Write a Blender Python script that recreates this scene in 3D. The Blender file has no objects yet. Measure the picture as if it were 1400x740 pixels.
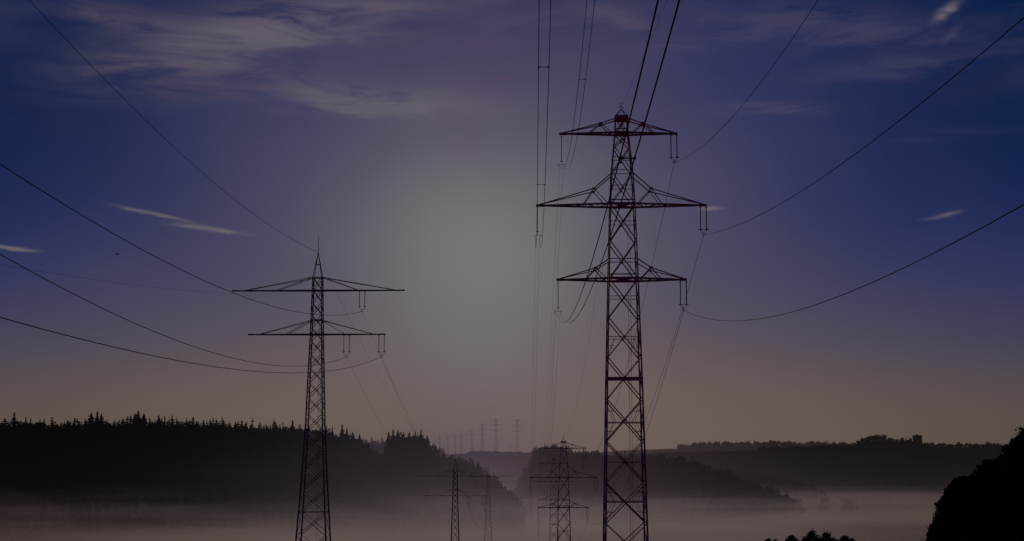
import bpy, math, random
import numpy as np
from mathutils import Vector, Matrix

random.seed(7)
RNG = np.random.default_rng(11)
S = bpy.context.scene
COL = S.collection

# ------------------------------------------------------------------ camera model (metres, eye level = 0)
F = 2000.0
PITCH = math.atan(262.0 / F)
cp, sp = math.cos(PITCH), math.sin(PITCH)

def ray(px, py):
    """direction of a photograph point as (x/y, z/y)"""
    a, b = px - 700.0, 370.0 - py
    y = F * cp - b * sp
    z = F * sp + b * cp
    return a / y, z / y

def at(px, py, Y):
    u, v = ray(px, py)
    return Vector((u * Y, Y, v * Y))

cam = bpy.data.cameras.new("camera")
cam.sensor_width = 36.0
cam.lens = 36.0 * F / 1400.0
cam.clip_start = 0.5
cam.clip_end = 60000
camo = bpy.data.objects.new("camera", cam)
camo.rotation_euler = (math.pi / 2 + PITCH, 0, 0)
COL.objects.link(camo)
S.camera = camo
S.view_settings.view_transform = 'Standard'
S.view_settings.look = 'None'
S.view_settings.exposure = 0
S.cycles.use_denoising = True
S.cycles.max_bounces = 2
S.cycles.diffuse_bounces = 1
S.cycles.glossy_bounces = 1
S.cycles.volume_bounces = 0
S.cycles.transparent_max_bounces = 16
S.cycles.caustics_reflective = False
S.cycles.caustics_refractive = False

# ------------------------------------------------------------------ colour + node helpers
def lin(c):
    out = []
    for v in c[:3]:
        v = v / 255.0
        out.append(v / 12.92 if v <= 0.04045 else ((v + 0.055) / 1.055) ** 2.4)
    return (out[0], out[1], out[2], 1.0)

class NT:
    def __init__(s, tree):
        s.t = tree
        s.n = tree.nodes
        s.n.clear()
    def new(s, typ, **kw):
        n = s.n.new(typ)
        for k, v in kw.items():
            setattr(n, k, v)
        return n
    def put(s, inp, v):
        if hasattr(v, 'is_linked') or isinstance(v, bpy.types.NodeSocket):
            s.t.links.new(v, inp)
        else:
            inp.default_value = v
    def m(s, op, a, b=None, c=None, clamp=False):
        n = s.new('ShaderNodeMath', operation=op, use_clamp=clamp)
        s.put(n.inputs[0], a)
        if b is not None: s.put(n.inputs[1], b)
        if c is not None: s.put(n.inputs[2], c)
        return n.outputs[0]
    def mix(s, f, a, b, blend='MIX'):
        n = s.new('ShaderNodeMix', data_type='RGBA', blend_type=blend)
        s.put(n.inputs[0], f); s.put(n.inputs[6], a); s.put(n.inputs[7], b)
        return n.outputs[2]
    def ramp(s, f, stops, interp='LINEAR'):
        n = s.new('ShaderNodeValToRGB')
        r = n.color_ramp
        r.interpolation = interp
        while len(r.elements) < len(stops): r.elements.new(0.5)
        for e, (p, c) in zip(r.elements, stops):
            e.position = p
            e.color = c if len(c) == 4 else (*c, 1)
        s.put(n.inputs[0], f)
        return n.outputs[0]
    def noise(s, vec, scale=1, detail=4, rough=0.55, dist=0.0):
        n = s.new('ShaderNodeTexNoise')
        s.put(n.inputs['Vector'], vec)
        n.inputs['Scale'].default_value = scale
        n.inputs['Detail'].default_value = detail
        n.inputs['Roughness'].default_value = rough
        n.inputs['Distortion'].default_value = dist
        return n.outputs[0]
    def xyz(s, x, y, z):
        n = s.new('ShaderNodeCombineXYZ')
        s.put(n.inputs[0], x); s.put(n.inputs[1], y); s.put(n.inputs[2], z)
        return n.outputs[0]
    def mapping(s, vec, scale=(1, 1, 1), rot=(0, 0, 0), loc=(0, 0, 0)):
        n = s.new('ShaderNodeMapping')
        s.put(n.inputs[0], vec)
        n.inputs[1].default_value = loc; n.inputs[2].default_value = rot; n.inputs[3].default_value = scale
        return n.outputs[0]

def surf_mat(name, c1, c2, scale=2.0, rough=0.85, metallic=0.0, stretch=(1, 1, 1), bump=0.0, coord='Object'):
    m = bpy.data.materials.new(name)
    m.use_nodes = True
    t = NT(m.node_tree)
    tc = t.new('ShaderNodeTexCoord')
    v = t.mapping(tc.outputs[coord], scale=stretch)
    nz = t.noise(v, scale, 5, 0.6)
    f = t.ramp(nz, [(0.35, (0, 0, 0)), (0.65, (1, 1, 1))])
    col = t.mix(f, (*c1, 1), (*c2, 1))
    b = t.new('ShaderNodeBsdfPrincipled')
    t.put(b.inputs['Base Color'], col)
    b.inputs['Roughness'].default_value = rough
    b.inputs['Metallic'].default_value = metallic
    if 'Specular IOR Level' in b.inputs and not metallic: b.inputs['Specular IOR Level'].default_value = 0.08
    if bump:
        bn = t.new('ShaderNodeBump')
        bn.inputs['Strength'].default_value = bump
        t.put(bn.inputs['Height'], nz)
        t.put(b.inputs['Normal'], bn.outputs[0])
    o = t.new('ShaderNodeOutputMaterial')
    t.put(o.inputs[0], b.outputs[0])
    return m

M = {}
M['steel'] = surf_mat('flare_tinted_steel', (0.80, 0.14, 0.20), (0.50, 0.09, 0.13), 1.3, 0.6, 0.0)  # strong red stands in for flare veil and lifts unlit steel
M['steel_brown'] = surf_mat('red_brown_steel', (0.46, 0.12, 0.16), (0.28, 0.08, 0.10), 1.1, 0.6, 0.0)  # red-brown base colour with random mottling
M['steel_far'] = surf_mat('far_steel', (0.06, 0.035, 0.04), (0.04, 0.03, 0.03), 0.3, 0.7)
M['wire'] = surf_mat('conductor_metal', (0.045, 0.03, 0.045), (0.03, 0.02, 0.03), 0.4, 0.75)
M['porcelain'] = surf_mat('brown_porcelain', (0.05, 0.022, 0.02), (0.03, 0.015, 0.015), 3.0, 0.35)
M['bark'] = surf_mat('bark', (0.045, 0.03, 0.024), (0.025, 0.018, 0.015), 3.0, 0.95, stretch=(1, 1, 0.2))
M['needles'] = surf_mat('needles', (0.060, 0.030, 0.018), (0.030, 0.018, 0.010), 0.35, 1.0)
M['foliage'] = surf_mat('foliage', (0.13, 0.075, 0.04), (0.06, 0.036, 0.02), 0.5, 1.0)
M['foliage_far'] = surf_mat('autumn_foliage', (0.06, 0.042, 0.032), (0.03, 0.022, 0.018), 0.25, 1.0)
M['stone'] = surf_mat('tower_stone', (0.075, 0.062, 0.055), (0.045, 0.038, 0.034), 0.6, 0.95)
M['dark_opening'] = surf_mat('dark_opening', (0.01, 0.01, 0.012), (0.02, 0.018, 0.02), 1, 0.4)
M['feather'] = surf_mat('feather', (0.02, 0.018, 0.02), (0.03, 0.026, 0.026), 5, 0.8)

# ------------------------------------------------------------------ object helpers
class MB:
    def __init__(s):
        s.v = []; s.f = []
    def bar(s, a, b, r, r2=None, n=4, caps=True):
        a = Vector(a); b = Vector(b)
        r2 = r if r2 is None else r2
        d = b - a
        if d.length < 1e-6: return
        d.normalize()
        up = Vector((0, 0, 1)) if abs(d.z) < 0.9 else Vector((1, 0, 0))
        x = d.cross(up).normalized(); y = d.cross(x)
        i0 = len(s.v)
        for p, rr in ((a, r), (b, r2)):
            for k in range(n):
                t = 2 * math.pi * (k + 0.5) / n
                s.v.append(p + x * (math.cos(t) * rr) + y * (math.sin(t) * rr))
        for k in range(n):
            s.f.append((i0 + k, i0 + (k + 1) % n, i0 + n + (k + 1) % n, i0 + n + k))
        if caps:
            s.f.append(tuple(i0 + k for k in range(n))[::-1])
            s.f.append(tuple(i0 + n + k for k in range(n)))
    def box(s, lo, hi):
        x0, y0, z0 = lo; x1, y1, z1 = hi
        i = len(s.v)
        s.v += [Vector(p) for p in ((x0,y0,z0),(x1,y0,z0),(x1,y1,z0),(x0,y1,z0),(x0,y0,z1),(x1,y0,z1),(x1,y1,z1),(x0,y1,z1))]
        s.f += [(i,i+3,i+2,i+1),(i+4,i+5,i+6,i+7),(i,i+1,i+5,i+4),(i+1,i+2,i+6,i+5),(i+2,i+3,i+7,i+6),(i+3,i,i+4,i+7)]
    def tube(s, pts, r, n=6):
        i0 = len(s.v); P = [Vector(p) for p in pts]
        for j, p in enumerate(P):
            d = (P[min(j + 1, len(P) - 1)] - P[max(j - 1, 0)]).normalized()
            up = Vector((0, 0, 1)) if abs(d.z) < 0.9 else Vector((1, 0, 0))
            x = d.cross(up).normalized(); y = d.cross(x)
            for k in range(n):
                t = 2 * math.pi * k / n
                s.v.append(p + (x * math.cos(t) + y * math.sin(t)) * r)
        for j in range(len(P) - 1):
            for k in range(n):
                a = i0 + j * n + k; b = i0 + j * n + (k + 1) % n
                s.f.append((a, b, b + n, a + n))
    def disc(s, c, r, h, n=10):
        c = Vector(c)
        i = len(s.v)
        for z, rr in ((h * .5, r * .35), (-h * .1, r), (-h * .5, r * .9)):
            for k in range(n):
                t = 2 * math.pi * k / n
                s.v.append(c + Vector((math.cos(t) * rr, math.sin(t) * rr, z)))
        for j in range(2):
            for k in range(n):
                a = i + j * n + k; b = i + j * n + (k + 1) % n
                s.f.append((a, a + n, b + n, b))
        s.f.append(tuple(i + k for k in range(n)))
        s.f.append(tuple(i + 2 * n + k for k in range(n))[::-1])
    def add(s, o, off=(0, 0, 0)):
        i = len(s.v); off = Vector(off)
        s.v += [v + off for v in o.v]
        s.f += [tuple(i + k for k in f) for f in o.f]
    def build(s, name, mat, parent=None, loc=(0, 0, 0)):
        return mesh_obj(name, [tuple(v) for v in s.v], s.f, mat, parent, loc)

def mesh_obj(name, v, f, mat, parent=None, loc=(0, 0, 0), smooth=False):
    me = bpy.data.meshes.new(name)
    me.from_pydata(v, [], f)
    me.update()
    if smooth: me.polygons.foreach_set('use_smooth', [True] * len(me.polygons))
    me.materials.append(mat)
    o = bpy.data.objects.new(name, me)
    COL.objects.link(o)
    o.location = loc
    if parent: o.parent = parent
    return o

def np_mesh(name, V, Fq, mat, parent=None, loc=(0, 0, 0), smooth=False):
    """fast mesh from an (n,3) vertex array and an (m,k) face array"""
    me = bpy.data.meshes.new(name)
    k = Fq.shape[1]
    me.vertices.add(len(V)); me.vertices.foreach_set('co', V.astype(np.float32).ravel())
    me.loops.add(Fq.size); me.loops.foreach_set('vertex_index', Fq.astype(np.int32).ravel())
    me.polygons.add(len(Fq)); me.polygons.foreach_set('loop_start', np.arange(0, Fq.size, k, dtype=np.int32))
    me.update(calc_edges=True)
    if smooth: me.polygons.foreach_set('use_smooth', [True] * len(me.polygons))
    me.materials.append(mat)
    o = bpy.data.objects.new(name, me)
    COL.objects.link(o); o.location = loc
    if parent: o.parent = parent
    return o

def tag(o, label=None, cat=None, group=None, kind=None):
    if label: o['label'] = label
    if cat: o['category'] = cat
    if group: o['group'] = group
    if kind: o['kind'] = kind
    return o

def empty(name, loc, rz=0):
    o = bpy.data.objects.new(name, None)
    COL.objects.link(o)
    o.location = loc; o.rotation_euler = (0, 0, rz)
    o.empty_display_size = 1
    return o

CH = {}
def kids(o):
    return [c for c in bpy.data.objects if c.parent == o]

def copy_tree(o, parent=None):
    c = o.copy(); COL.objects.link(c); c.parent = parent
    for ch in kids(o): copy_tree(ch, c)
    return c

# ------------------------------------------------------------------ terrain
def sstep(a, b, x):
    t = np.clip((x - a) / (b - a), 0, 1)
    return t * t * (3 - 2 * t)

def prof(pts, D, drop=0.0):
    """skyline points of the photograph -> (u, z) of a crest at distance D, lowered by the tree height"""
    us, zs = [], []
    for px, py in pts:
        u, v = ray(px, py)
        us.append(u); zs.append(v * D - drop)
    return np.array(us), np.array(zs)

# woods: skyline, crest distance, slope foot, back edge, tree height
WA = dict(p=prof([(-400, 566), (0, 573), (100, 575), (200, 574), (300, 576), (420, 580), (470, 588), (505, 606), (530, 628), (560, 655), (610, 700)], 1200, 17), D=1200, y0=985, y1=1330, H=19)
WA2 = dict(p=prof([(470, 700), (500, 655), (520, 625), (532, 608), (545, 594), (575, 596), (592, 606), (608, 620), (625, 622), (640, 627), (655, 637), (672, 652), (700, 676), (730, 700)], 1130, 16), D=1130, y0=960, y1=1210, H=17)
WA3 = dict(p=prof([(420, 610), (480, 598), (520, 600), (560, 604), (600, 612), (640, 640), (660, 690)], 1750, 17), D=1750, y0=1500, y1=1850, H=18)
WC = dict(p=prof([(690, 690), (712, 655), (727, 632), (738, 615), (760, 611), (800, 617), (850, 622), (900, 620), (945, 627), (985, 640), (1020, 655), (1060, 672), (1100, 690)], 1450, 15), D=1450, y0=1240, y1=1560, H=17)
WG = dict(p=prof([(600, 720), (625, 655), (660, 647), (700, 645), (740, 646), (800, 640), (900, 640), (1000, 643), (1060, 652), (1110, 664), (1150, 690)], 1800, 10), D=1800, y0=1640, y1=1950, H=12)
RD = dict(p=prof([(-900, 628), (500, 626), (600, 622), (640, 620), (735, 622), (800, 624), (900, 619), (1000, 617), (1100, 615), (1170, 612), (1260, 611), (1375, 612), (1500, 614), (2500, 620)], 2500, 0), D=2500, y0=1750, y1=3300, H=0)
RE = dict(p=prof([(-900, 632), (600, 632), (780, 622), (850, 616), (930, 613.5), (960, 610.5), (1060, 609), (1170, 611), (1400, 616), (2500, 618)], 4600, 0), D=4600, y0=3400, y1=5600, H=0)
RIDGES = [WA, WA2, WA3, WC, WG, RD, RE]

def base_z(x, y):
    xs = np.array([-400, 0, 60, 190, 330, 460, 620, 1500, 2500, 20000.0])
    zs = np.array([-1.7, -1.7, -5.4, -14.5, -27.0, -42.0, -55.5, -56, -58, -60.0])
    z = np.interp(y, xs, zs)
    z = z + 0.9 * np.sin(x * 0.021 + y * 0.006) * sstep(60, 300, y) + 0.5 * np.sin(y * 0.017 - x * 0.008) * sstep(60, 300, y)
    return z

def height(x, y):
    x = np.asarray(x, float); y = np.asarray(y, float)
    z = base_z(x, y)
    u = x / np.maximum(y, 1)
    for r in RIDGES:
        c = np.interp(u, r['p'][0], r['p'][1], left=None, right=None)
        w = sstep(r['y0'], r['D'], y) * (1 - 0.6 * sstep(r['y1'], r['y1'] + (r['D'] - r['y0']) * 1.5, y))
        zr = -60 + (c + 60) * w
        zr = np.where((y < r['y0']), -99, zr)
        z = np.maximum(z, zr)
    return z

def H1(x, y): return float(height(x, y))

xs = np.concatenate([-np.geomspace(16000, 720, 40), np.arange(-700, 1101, 11.0), np.geomspace(1120, 16000, 40)])
ys = np.concatenate([np.arange(-300, 0, 30.0), np.arange(0, 2700, 10.0), np.geomspace(2710, 30000, 70)])
X, Y = np.meshgrid(xs, ys)
Z = height(X, Y) + 0.12 * np.sin(X * 0.7) * np.cos(Y * 0.33)
V = np.stack([X.ravel(), Y.ravel(), Z.ravel()], 1)
nx, ny = len(xs), len(ys)
idx = np.arange(nx * ny).reshape(ny, nx)
Fq = np.stack([idx[:-1, :-1].ravel(), idx[:-1, 1:].ravel(), idx[1:, 1:].ravel(), idx[1:, :-1].ravel()], 1)

gm = bpy.data.materials.new('meadow_fields')
gm.use_nodes = True
t = NT(gm.node_tree)
tc = t.new('ShaderNodeTexCoord')
P = tc.outputs['Object']
vor = t.new('ShaderNodeTexVoronoi', feature='F1')
t.put(vor.inputs['Vector'], t.mapping(P, scale=(1 / 420, 1 / 150, 0), rot=(0, 0, 0.12)))
vor.inputs['Scale'].default_value = 1
fieldsel = t.new('ShaderNodeSeparateColor'); t.put(fieldsel.inputs[0], vor.outputs['Color'])
fieldcol = t.ramp(fieldsel.outputs[0], [(0.0, (0.020, 0.016, 0.012)), (0.3, (0.07, 0.05, 0.04)), (0.5, (0.035, 0.026, 0.02)), (0.72, (0.20, 0.15, 0.125)), (0.9, (0.05, 0.036, 0.03)), (1.0, (0.30, 0.23, 0.19))])
n1 = t.noise(t.mapping(P, scale=(1 / 60, 1 / 18, 0)), 1, 6, 0.6)
n2 = t.noise(t.mapping(P, scale=(0.5, 0.5, 0.5)), 1, 3, 0.6)
c = t.mix(t.m('MULTIPLY', n1, 0.65), fieldcol, (0.02, 0.016, 0.012, 1))
c = t.mix(t.m('MULTIPLY', n2, 0.5), c, (0.03, 0.022, 0.016, 1))
b = t.new('ShaderNodeBsdfDiffuse'); t.put(b.inputs[0], c)
o = t.new('ShaderNodeOutputMaterial'); t.put(o.inputs[0], b.outputs[0])
tag(np_mesh('ground', V, Fq, gm, smooth=True), kind='structure')

# ------------------------------------------------------------------ trees
def conifer_np(h=1.0, whorls=9, arms=6, rng=RNG, wid=0.2, base=0.08):
    """jagged spruce crown as loose drooping fans; unit height"""
    V, Fc = [], []
    for i in range(whorls):
        tt = i / (whorls - 1)
        z = base + (1 - base) * tt ** 0.9
        R = wid * (1 - tt) ** 0.8 * rng.uniform(0.75, 1.2) + 0.012
        a0 = rng.uniform(0, 6.28)
        for k in range(arms):
            a = a0 + 2 * math.pi * k / arms + rng.uniform(-.25, .25)
            r = R * rng.uniform(0.35, 1.3)
            dz = -0.30 * r * rng.uniform(0.3, 1.6)
            w = 0.55
            i0 = len(V)
            V += [(0, 0, min(z + 0.065, 1.0)), (math.cos(a - w) * r * .62, math.sin(a - w) * r * .62, z + dz * .6),
                  (math.cos(a) * r, math.sin(a) * r, z + dz), (math.cos(a + w) * r * .62, math.sin(a + w) * r * .62, z + dz * .6 - 0.01)]
            Fc.append((i0, i0 + 1, i0 + 2, i0 + 3))
    return np.array(V), np.array(Fc)

def leaf_cloud(clumps, n, size, rng=RNG, shell=0.55):
    """leaf quads through a set of (cx,cy,cz,r) clumps: denser towards each clump's surface, uneven"""
    cl = np.array(clumps)
    w = cl[:, 3] ** 2; w = w / w.sum()
    pick = rng.choice(len(cl), n, p=w)
    d = rng.normal(size=(n, 3)); d /= np.linalg.norm(d, axis=1)[:, None]
    lump = 1 + 0.22 * np.sin(d[:, 0] * 7 + pick) * np.cos(d[:, 2] * 6 + pick * 2.1) + 0.15 * np.sin(d[:, 1] * 13 + pick)
    rad = cl[pick, 3] * lump * (shell + (1.06 - shell) * rng.random(n) ** 0.6)
    rad = rad * np.where(rng.random(n) < .07, rng.uniform(1.05, 1.38, n), 1)
    c = cl[pick, :3] + d * rad[:, None] * np.array([1, 1, 0.9])
    a = rng.normal(size=(n, 3)); a /= np.linalg.norm(a, axis=1)[:, None]
    b2 = np.cross(a, rng.normal(size=(n, 3))); b2 /= np.linalg.norm(b2, axis=1)[:, None]
    s = (size * rng.uniform(0.5, 1.5, n))[:, None]
    V = np.stack([c - a * s, c + b2 * s * .6, c + a * s, c - b2 * s * .6], 1).reshape(-1, 3)
    Fc = np.arange(4 * n).reshape(n, 4)
    return V, Fc

def trunk_mb(h, r, top=0.75, limbs=6, spread=0.3, rng=random):
    m = MB()
    lean = rng.uniform(-.03, .03) * h
    pts = [Vector((0, 0, -1.0)), Vector((lean * .3, 0, h * .3)), Vector((lean, 0, h * .55)), Vector((lean * .6, 0.02 * h, h * top))]
    rr = [r * 1.25, r * .85, r * .55, r * .2]
    for i in range(3): m.bar(pts[i], pts[i + 1], rr[i], rr[i + 1], 7, False)
    for k in range(limbs):
        a = 2.399 * k + rng.uniform(-.3, .3)
        z0 = h * rng.uniform(.25, .6)
        ln = h * spread * rng.uniform(.6, 1.1)
        p0 = Vector((lean * .5, 0, z0))
        p1 = p0 + Vector((math.cos(a) * ln * .6, math.sin(a) * ln * .6, ln * .45))
        p2 = p1 + Vector((math.cos(a) * ln * .35, math.sin(a) * ln * .35, ln * .45))
        m.bar(p0, p1, r * .42, r * .24, 5, False); m.bar(p1, p2, r * .24, r * .06, 5, False)
    return m

# variants of spruce (unit mesh scaled per copy)
SPR = []
for i in range(7):
    Vc, Fc = conifer_np(whorls=26, arms=9, wid=[.15, .19, .13, .22, .16, .12, .2][i], base=[.1, .12, .2, .08, .25, .3, .1][i])
    me = bpy.data.meshes.new('crown')
    me.from_pydata([tuple(v) for v in Vc], [], [tuple(int(q) for q in f) for f in Fc]); me.materials.append(M['needles'])
    tm = MB(); tm.bar((0, 0, -.05), (0, 0, .97), .014, .002, 6)
    mt = bpy.data.meshes.new('trunk')
    mt.from_pydata([tuple(v) for v in tm.v], [], tm.f); mt.materials.append(M['bark'])
    SPR.append((me, mt))

def spruce(x, y, h, var, label, group=None, rz=None, w=1.0, dz=0):
    e = empty('spruce_tree', (x, y, H1(x, y) + dz), random.uniform(0, 6.28) if rz is None else rz)
    e.rotation_euler[0] = random.gauss(0, .025); e.rotation_euler[1] = random.gauss(0, .025)
    for nm, me in (('crown', SPR[var][0]), ('trunk', SPR[var][1])):
        o = bpy.data.objects.new(nm, me); COL.objects.link(o); o.parent = e
        o.scale = (h * w, h * w, h)
    tag(e, label, 'spruce tree', group)
    return e

# broadleaf variants
BRO = []
for i in range(6):
    rr = random.Random(40 + i)
    clumps = []
    for k in range(16):
        a = rr.uniform(0, 6.28); q = rr.uniform(0, .24); z = rr.uniform(.32, .86)
        q *= 1.15 - abs(z - .55) * 1.2
        clumps.append((math.cos(a) * q, math.sin(a) * q, z, rr.uniform(.09, .17)))
    Vc, Fc = leaf_cloud(clumps, 2600, 0.022, np.random.default_rng(i))
    me = bpy.data.meshes.new('crown')
    me.from_pydata([tuple(v) for v in Vc], [], [tuple(int(q) for q in f) for f in Fc]); me.materials.append(M['foliage_far'])
    tm = trunk_mb(1.0, .028, .72, 7, .3, rr)
    mt = bpy.data.meshes.new('trunk')
    mt.from_pydata([tuple(v) if v.z > -.1 else (v.x, v.y, -.08) for v in tm.v], [], tm.f); mt.materials.append(M['bark'])
    BRO.append((me, mt))

def broadleaf(x, y, h, var, label, group=None, w=1.0, name='broadleaf_tree', z=None, cat='tree'):
    e = empty(name, (x, y, H1(x, y) if z is None else z), random.uniform(0, 6.28))
    for nm, me in (('crown', BRO[var][0]), ('trunk', BRO[var][1])):
        o = bpy.data.objects.new(nm, me); COL.objects.link(o); o.parent = e
        o.scale = (h * w, h * w, h)
    tag(e, label, cat, group)
    return e

# far-off woods, each one mass
def wood(name, W, pxr, spacing, hs, conif=0.7, extra_back=0, label=None, front=None):
    tv = [conifer_np(whorls=11, arms=6, wid=.2, rng=np.random.default_rng(k)) for k in range(6)]
    bl = []
    for k in range(3):
        rr = np.random.default_rng(60 + k)
        cl = [(rr.uniform(-.16, .16), rr.uniform(-.16, .16), rr.uniform(.35, .8), rr.uniform(.13, .22)) for _ in range(6)]
        bl.append(leaf_cloud(cl, 110, .07, rr, .5))
    AV, AF = [], []; off = 0
    ya, yb = front or W['y0'], W['y1'] + extra_back
    u0, u1 = ray(pxr[0], 600)[0], ray(pxr[1], 600)[0]
    rr = np.random.default_rng(5)
    y = ya
    while y < yb:
        x = u0 * y
        while x < u1 * y:
            px_, py_ = x + rr.uniform(-.5, .5) * spacing, y + rr.uniform(-.5, .5) * spacing
            x += spacing
            cu = px_ / py_
            if not (u0 <= cu <= u1): continue
            gz = H1(px_, py_)
            if gz < -52.5 and py_ < W['D']: continue
            patch = math.sin(px_ * .021 + 1.3) + math.sin(py_ * .03 + px_ * .011)
            con = rr.random() < conif + .2 * patch
            h = hs * (rr.uniform(.62, 1.02) if rr.random() < .86 else rr.uniform(1.0, 1.25)) * (1 + .06 * patch)
            T = tv[rr.integers(6)] if con else bl[rr.integers(3)]
            if not con: h *= .88
            a = rr.uniform(0, 6.28); ca, sa = math.cos(a), math.sin(a)
            wf = h * (1.25 if con else .95) * rr.uniform(.85, 1.2)
            v = T[0]
            q = np.stack([(v[:, 0] * ca - v[:, 1] * sa) * wf + px_, (v[:, 0] * sa + v[:, 1] * ca) * wf + py_, v[:, 2] * h + gz - .4], 1)
            AV.append(q); AF.append(T[1] + off); off += len(q)
        y += spacing
    o = np_mesh(name, np.concatenate(AV), np.concatenate(AF), M['needles'])
    tag(o, label, 'forest', kind='stuff')
    return o

wood('forest', WA, (-60, 590), 6.6, 17, .52, label='dark spruce forest covering the hillside on the left')
wood('forest', WA2, (475, 715), 5.8, 16, .3, label='rounded dark wood at the right end of the forested hill')
wood('forest', WA3, (430, 650), 8.5, 17, .6, label='paler hazy wood seen in the dip behind the forested hill')
wood('forest', WC, (690, 1095), 7.5, 16, .15, label='dark rounded wood behind the pylons right of the valley gap')

wood('forest', WG, (600, 1140), 9, 11, .2, label='low dark wood lying across the valley beyond the mist')

# trees that stand out along the skyline of the forest: (px, top y, variant, width, label)
G1 = 'spruces rising above the forest skyline'
special = {
 133: 'tall spruce topping the leftmost cluster on the forest skyline',
 190: 'tallest spruce of the dense cluster at the middle of the left skyline',
 400: 'lone thin spruce spire on the skyline just left of the left pylon',
 575: 'pointed spruce above the rounded wood right of the left pylon',
}
sk = [(12,570,3),(20,563,0),(35,567,2),(42,571,1),(55,571,4),(92,572,2),(100,575,1),(118,570,1),(124,564,3),(133,562,0),(140,565,3),(146,570,0),
      (158,574,1),(172,575,2),(184,565,3),(190,561,1),(196,565,3),(205,568,2),(215,566,0),(219,569,3),(226,567,2),(240,574,1),(248,573,3),(256,571,1),(263,569,0),
      (272,573,1),(279,569,2),(288,571,3),(296,569,0),(305,570,3),(312,575,1),(322,573,3),(327,572,1),(335,574,2),(345,577,1),(357,577,0),(366,579,3),(378,580,1),(389,578,2),
      (400,569,2),(405,580,3),(415,583,1),(446,582,1),(455,579,2),(462,582,3),(468,578,0),(474,583,1),(482,587,3),(492,590,1)]
rs = random.Random(3)
for px, py, var in sk:
    if py > 569 and px not in special and rs.random() < .35: continue
    big = py < 567
    py += (0 if big else rs.uniform(0, 5)) 
    D = 1195 + random.uniform(-18, 12)
    top = at(px, py, D)
    g = H1(top.x, D)
    h = max(top.z - g, 8)
    lab = special.get(px, 'dark spruce poking above the canopy of the left forest skyline')
    spruce(top.x, D, h, var, lab, G1 if px not in special else None, w=rs.uniform(1.15, 1.5) if big else rs.uniform(.85, 1.35))
for px, py, var in [(532,590,3),(537,586,0),(545,588,3),(552,590,1),(560,593,2),(568,590,1),(575,586,0),(583,595,3)]:
    D = 1125 + random.uniform(-10, 8)
    top = at(px, py, D); g = H1(top.x, D)
    lab = special.get(px, 'dark spruce on top of the rounded wood beside the valley gap')
    spruce(top.x, D, max(top.z - g, 8), var, lab, None if px in special else 'spruces on the rounded wood', w=random.uniform(1.0, 1.3))
# leafy trees at the left shoulder of the right-hand wood
for i, (px, py) in enumerate([(733,612),(740,609),(748,608),(757,608),(765,610),(774,611)]):
    D = 1440 + random.uniform(-10, 10)
    top = at(px, py, D); g = H1(top.x, D)
    broadleaf(top.x, D, max(top.z - g, 9), i % 6, 'leafy tree at the top of the wood behind the second right pylon', 'leafy trees crowning the right-hand wood', 1.0)

# hedge line and trees on the far right ridge
def ridge_trees(lst, D, labels, group):
    for i, (px, py, w) in enumerate(lst):
        DD = D + random.uniform(-12, 12)
        top = at(px, py, DD); g = H1(top.x, DD)
        lab = labels.get(px, labels[0])
        broadleaf(top.x, DD, max(top.z - g, 4) , i % 6, lab, group if lab == labels[0] else None, w)
ridge_trees([(1172,602,1.0),(1178,598,1.1),(1184,596,1.1),(1190,595,1.1),(1196,594,1.1),(1203,593.5,1.1),(1209,594,1.1),(1215,597,1.1),(1221,598,1.0),(1227,600,1.0),(1233,598,.9),(1240,601,.9),(1245,600,.7)], 2480,
    {0: 'round leafy tree in the large clump left of the hilltop tower', 1203: 'tallest round tree in the clump left of the hilltop tower'}, 'trees of the hilltop clump')
ridge_trees([(1267,606,1.1),(1275,604,1.2),(1284,605,1.2),(1300,608,1.3),(1310,604,1.2),(1321,605,1.2),(1336,609,1.4),(1350,603,.9),(1362,608,1.2),(1375,607,1.4),(1390,607,1.3)], 2490,
    {0: 'small round tree on the ridge right of the hilltop tower', 1350: 'dark pointed tree standing alone on the ridge far right'}, 'small trees on the ridge right of the hilltop tower')
ridge_trees([(1018,613,.9),(1010,616,1.2),(1060,612,1.3),(1070,611,1.3),(1085,612,1.3),(1100,610,1.3),(1108,611,1.3),(1120,611,1.3),(1135,611,1.4),(1150,609,1.4),(1162,608,1.3)], 2485,
    {0: 'low rounded tree in the row on the ridge left of the hilltop clump', 1018: 'single upright tree at the left start of the ridge row'}, 'row of low trees on the ridge')
# continuous hedges
def hedge(name, px0, px1, D, h, label, mat='foliage_far', dens=2.0):
    x0, x1 = ray(px0, 610)[0] * D, ray(px1, 610)[0] * D
    cl = []
    x = x0
    while x < x1:
        y = D + random.uniform(-6, 6)
        hh = h * random.uniform(.45, 1.1)
        cl.append((x, y, H1(x, y) + hh * .4, hh * .62)); x += h * random.uniform(.25, .6)
    V_, F_ = leaf_cloud(cl, int(len(cl) * 90 * dens / 2), h * .16, RNG, .2)
    return tag(np_mesh(name, V_, F_, M[mat]), label, 'hedge', kind='stuff')
hedge('hedgerow', 1040, 1400, 2500, 7, 'dark hedge running along the right ridge')
hedge('hedgerow', 1170, 1248, 2486, 13, 'undergrowth filling the hilltop tree clump')
hedge('hedgerow', 928, 1175, 4580, 14, 'pale hazy treeline on the farthest ridge')
hedge('hedgerow', 640, 735, 2505, 5, 'low hedge along the ridge in the valley gap')
hedge('hedgerow', 1095, 1390, 1980, 9, 'dark hedge on the slope below the hilltop tower')
hedge('hedgerow', 930, 1390, 1790, 12, 'dark belt of bushes along the foot of the right slope')
hedge('hedgerow', 640, 760, 1900, 10, 'dark belt of bushes across the valley gap')

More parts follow.
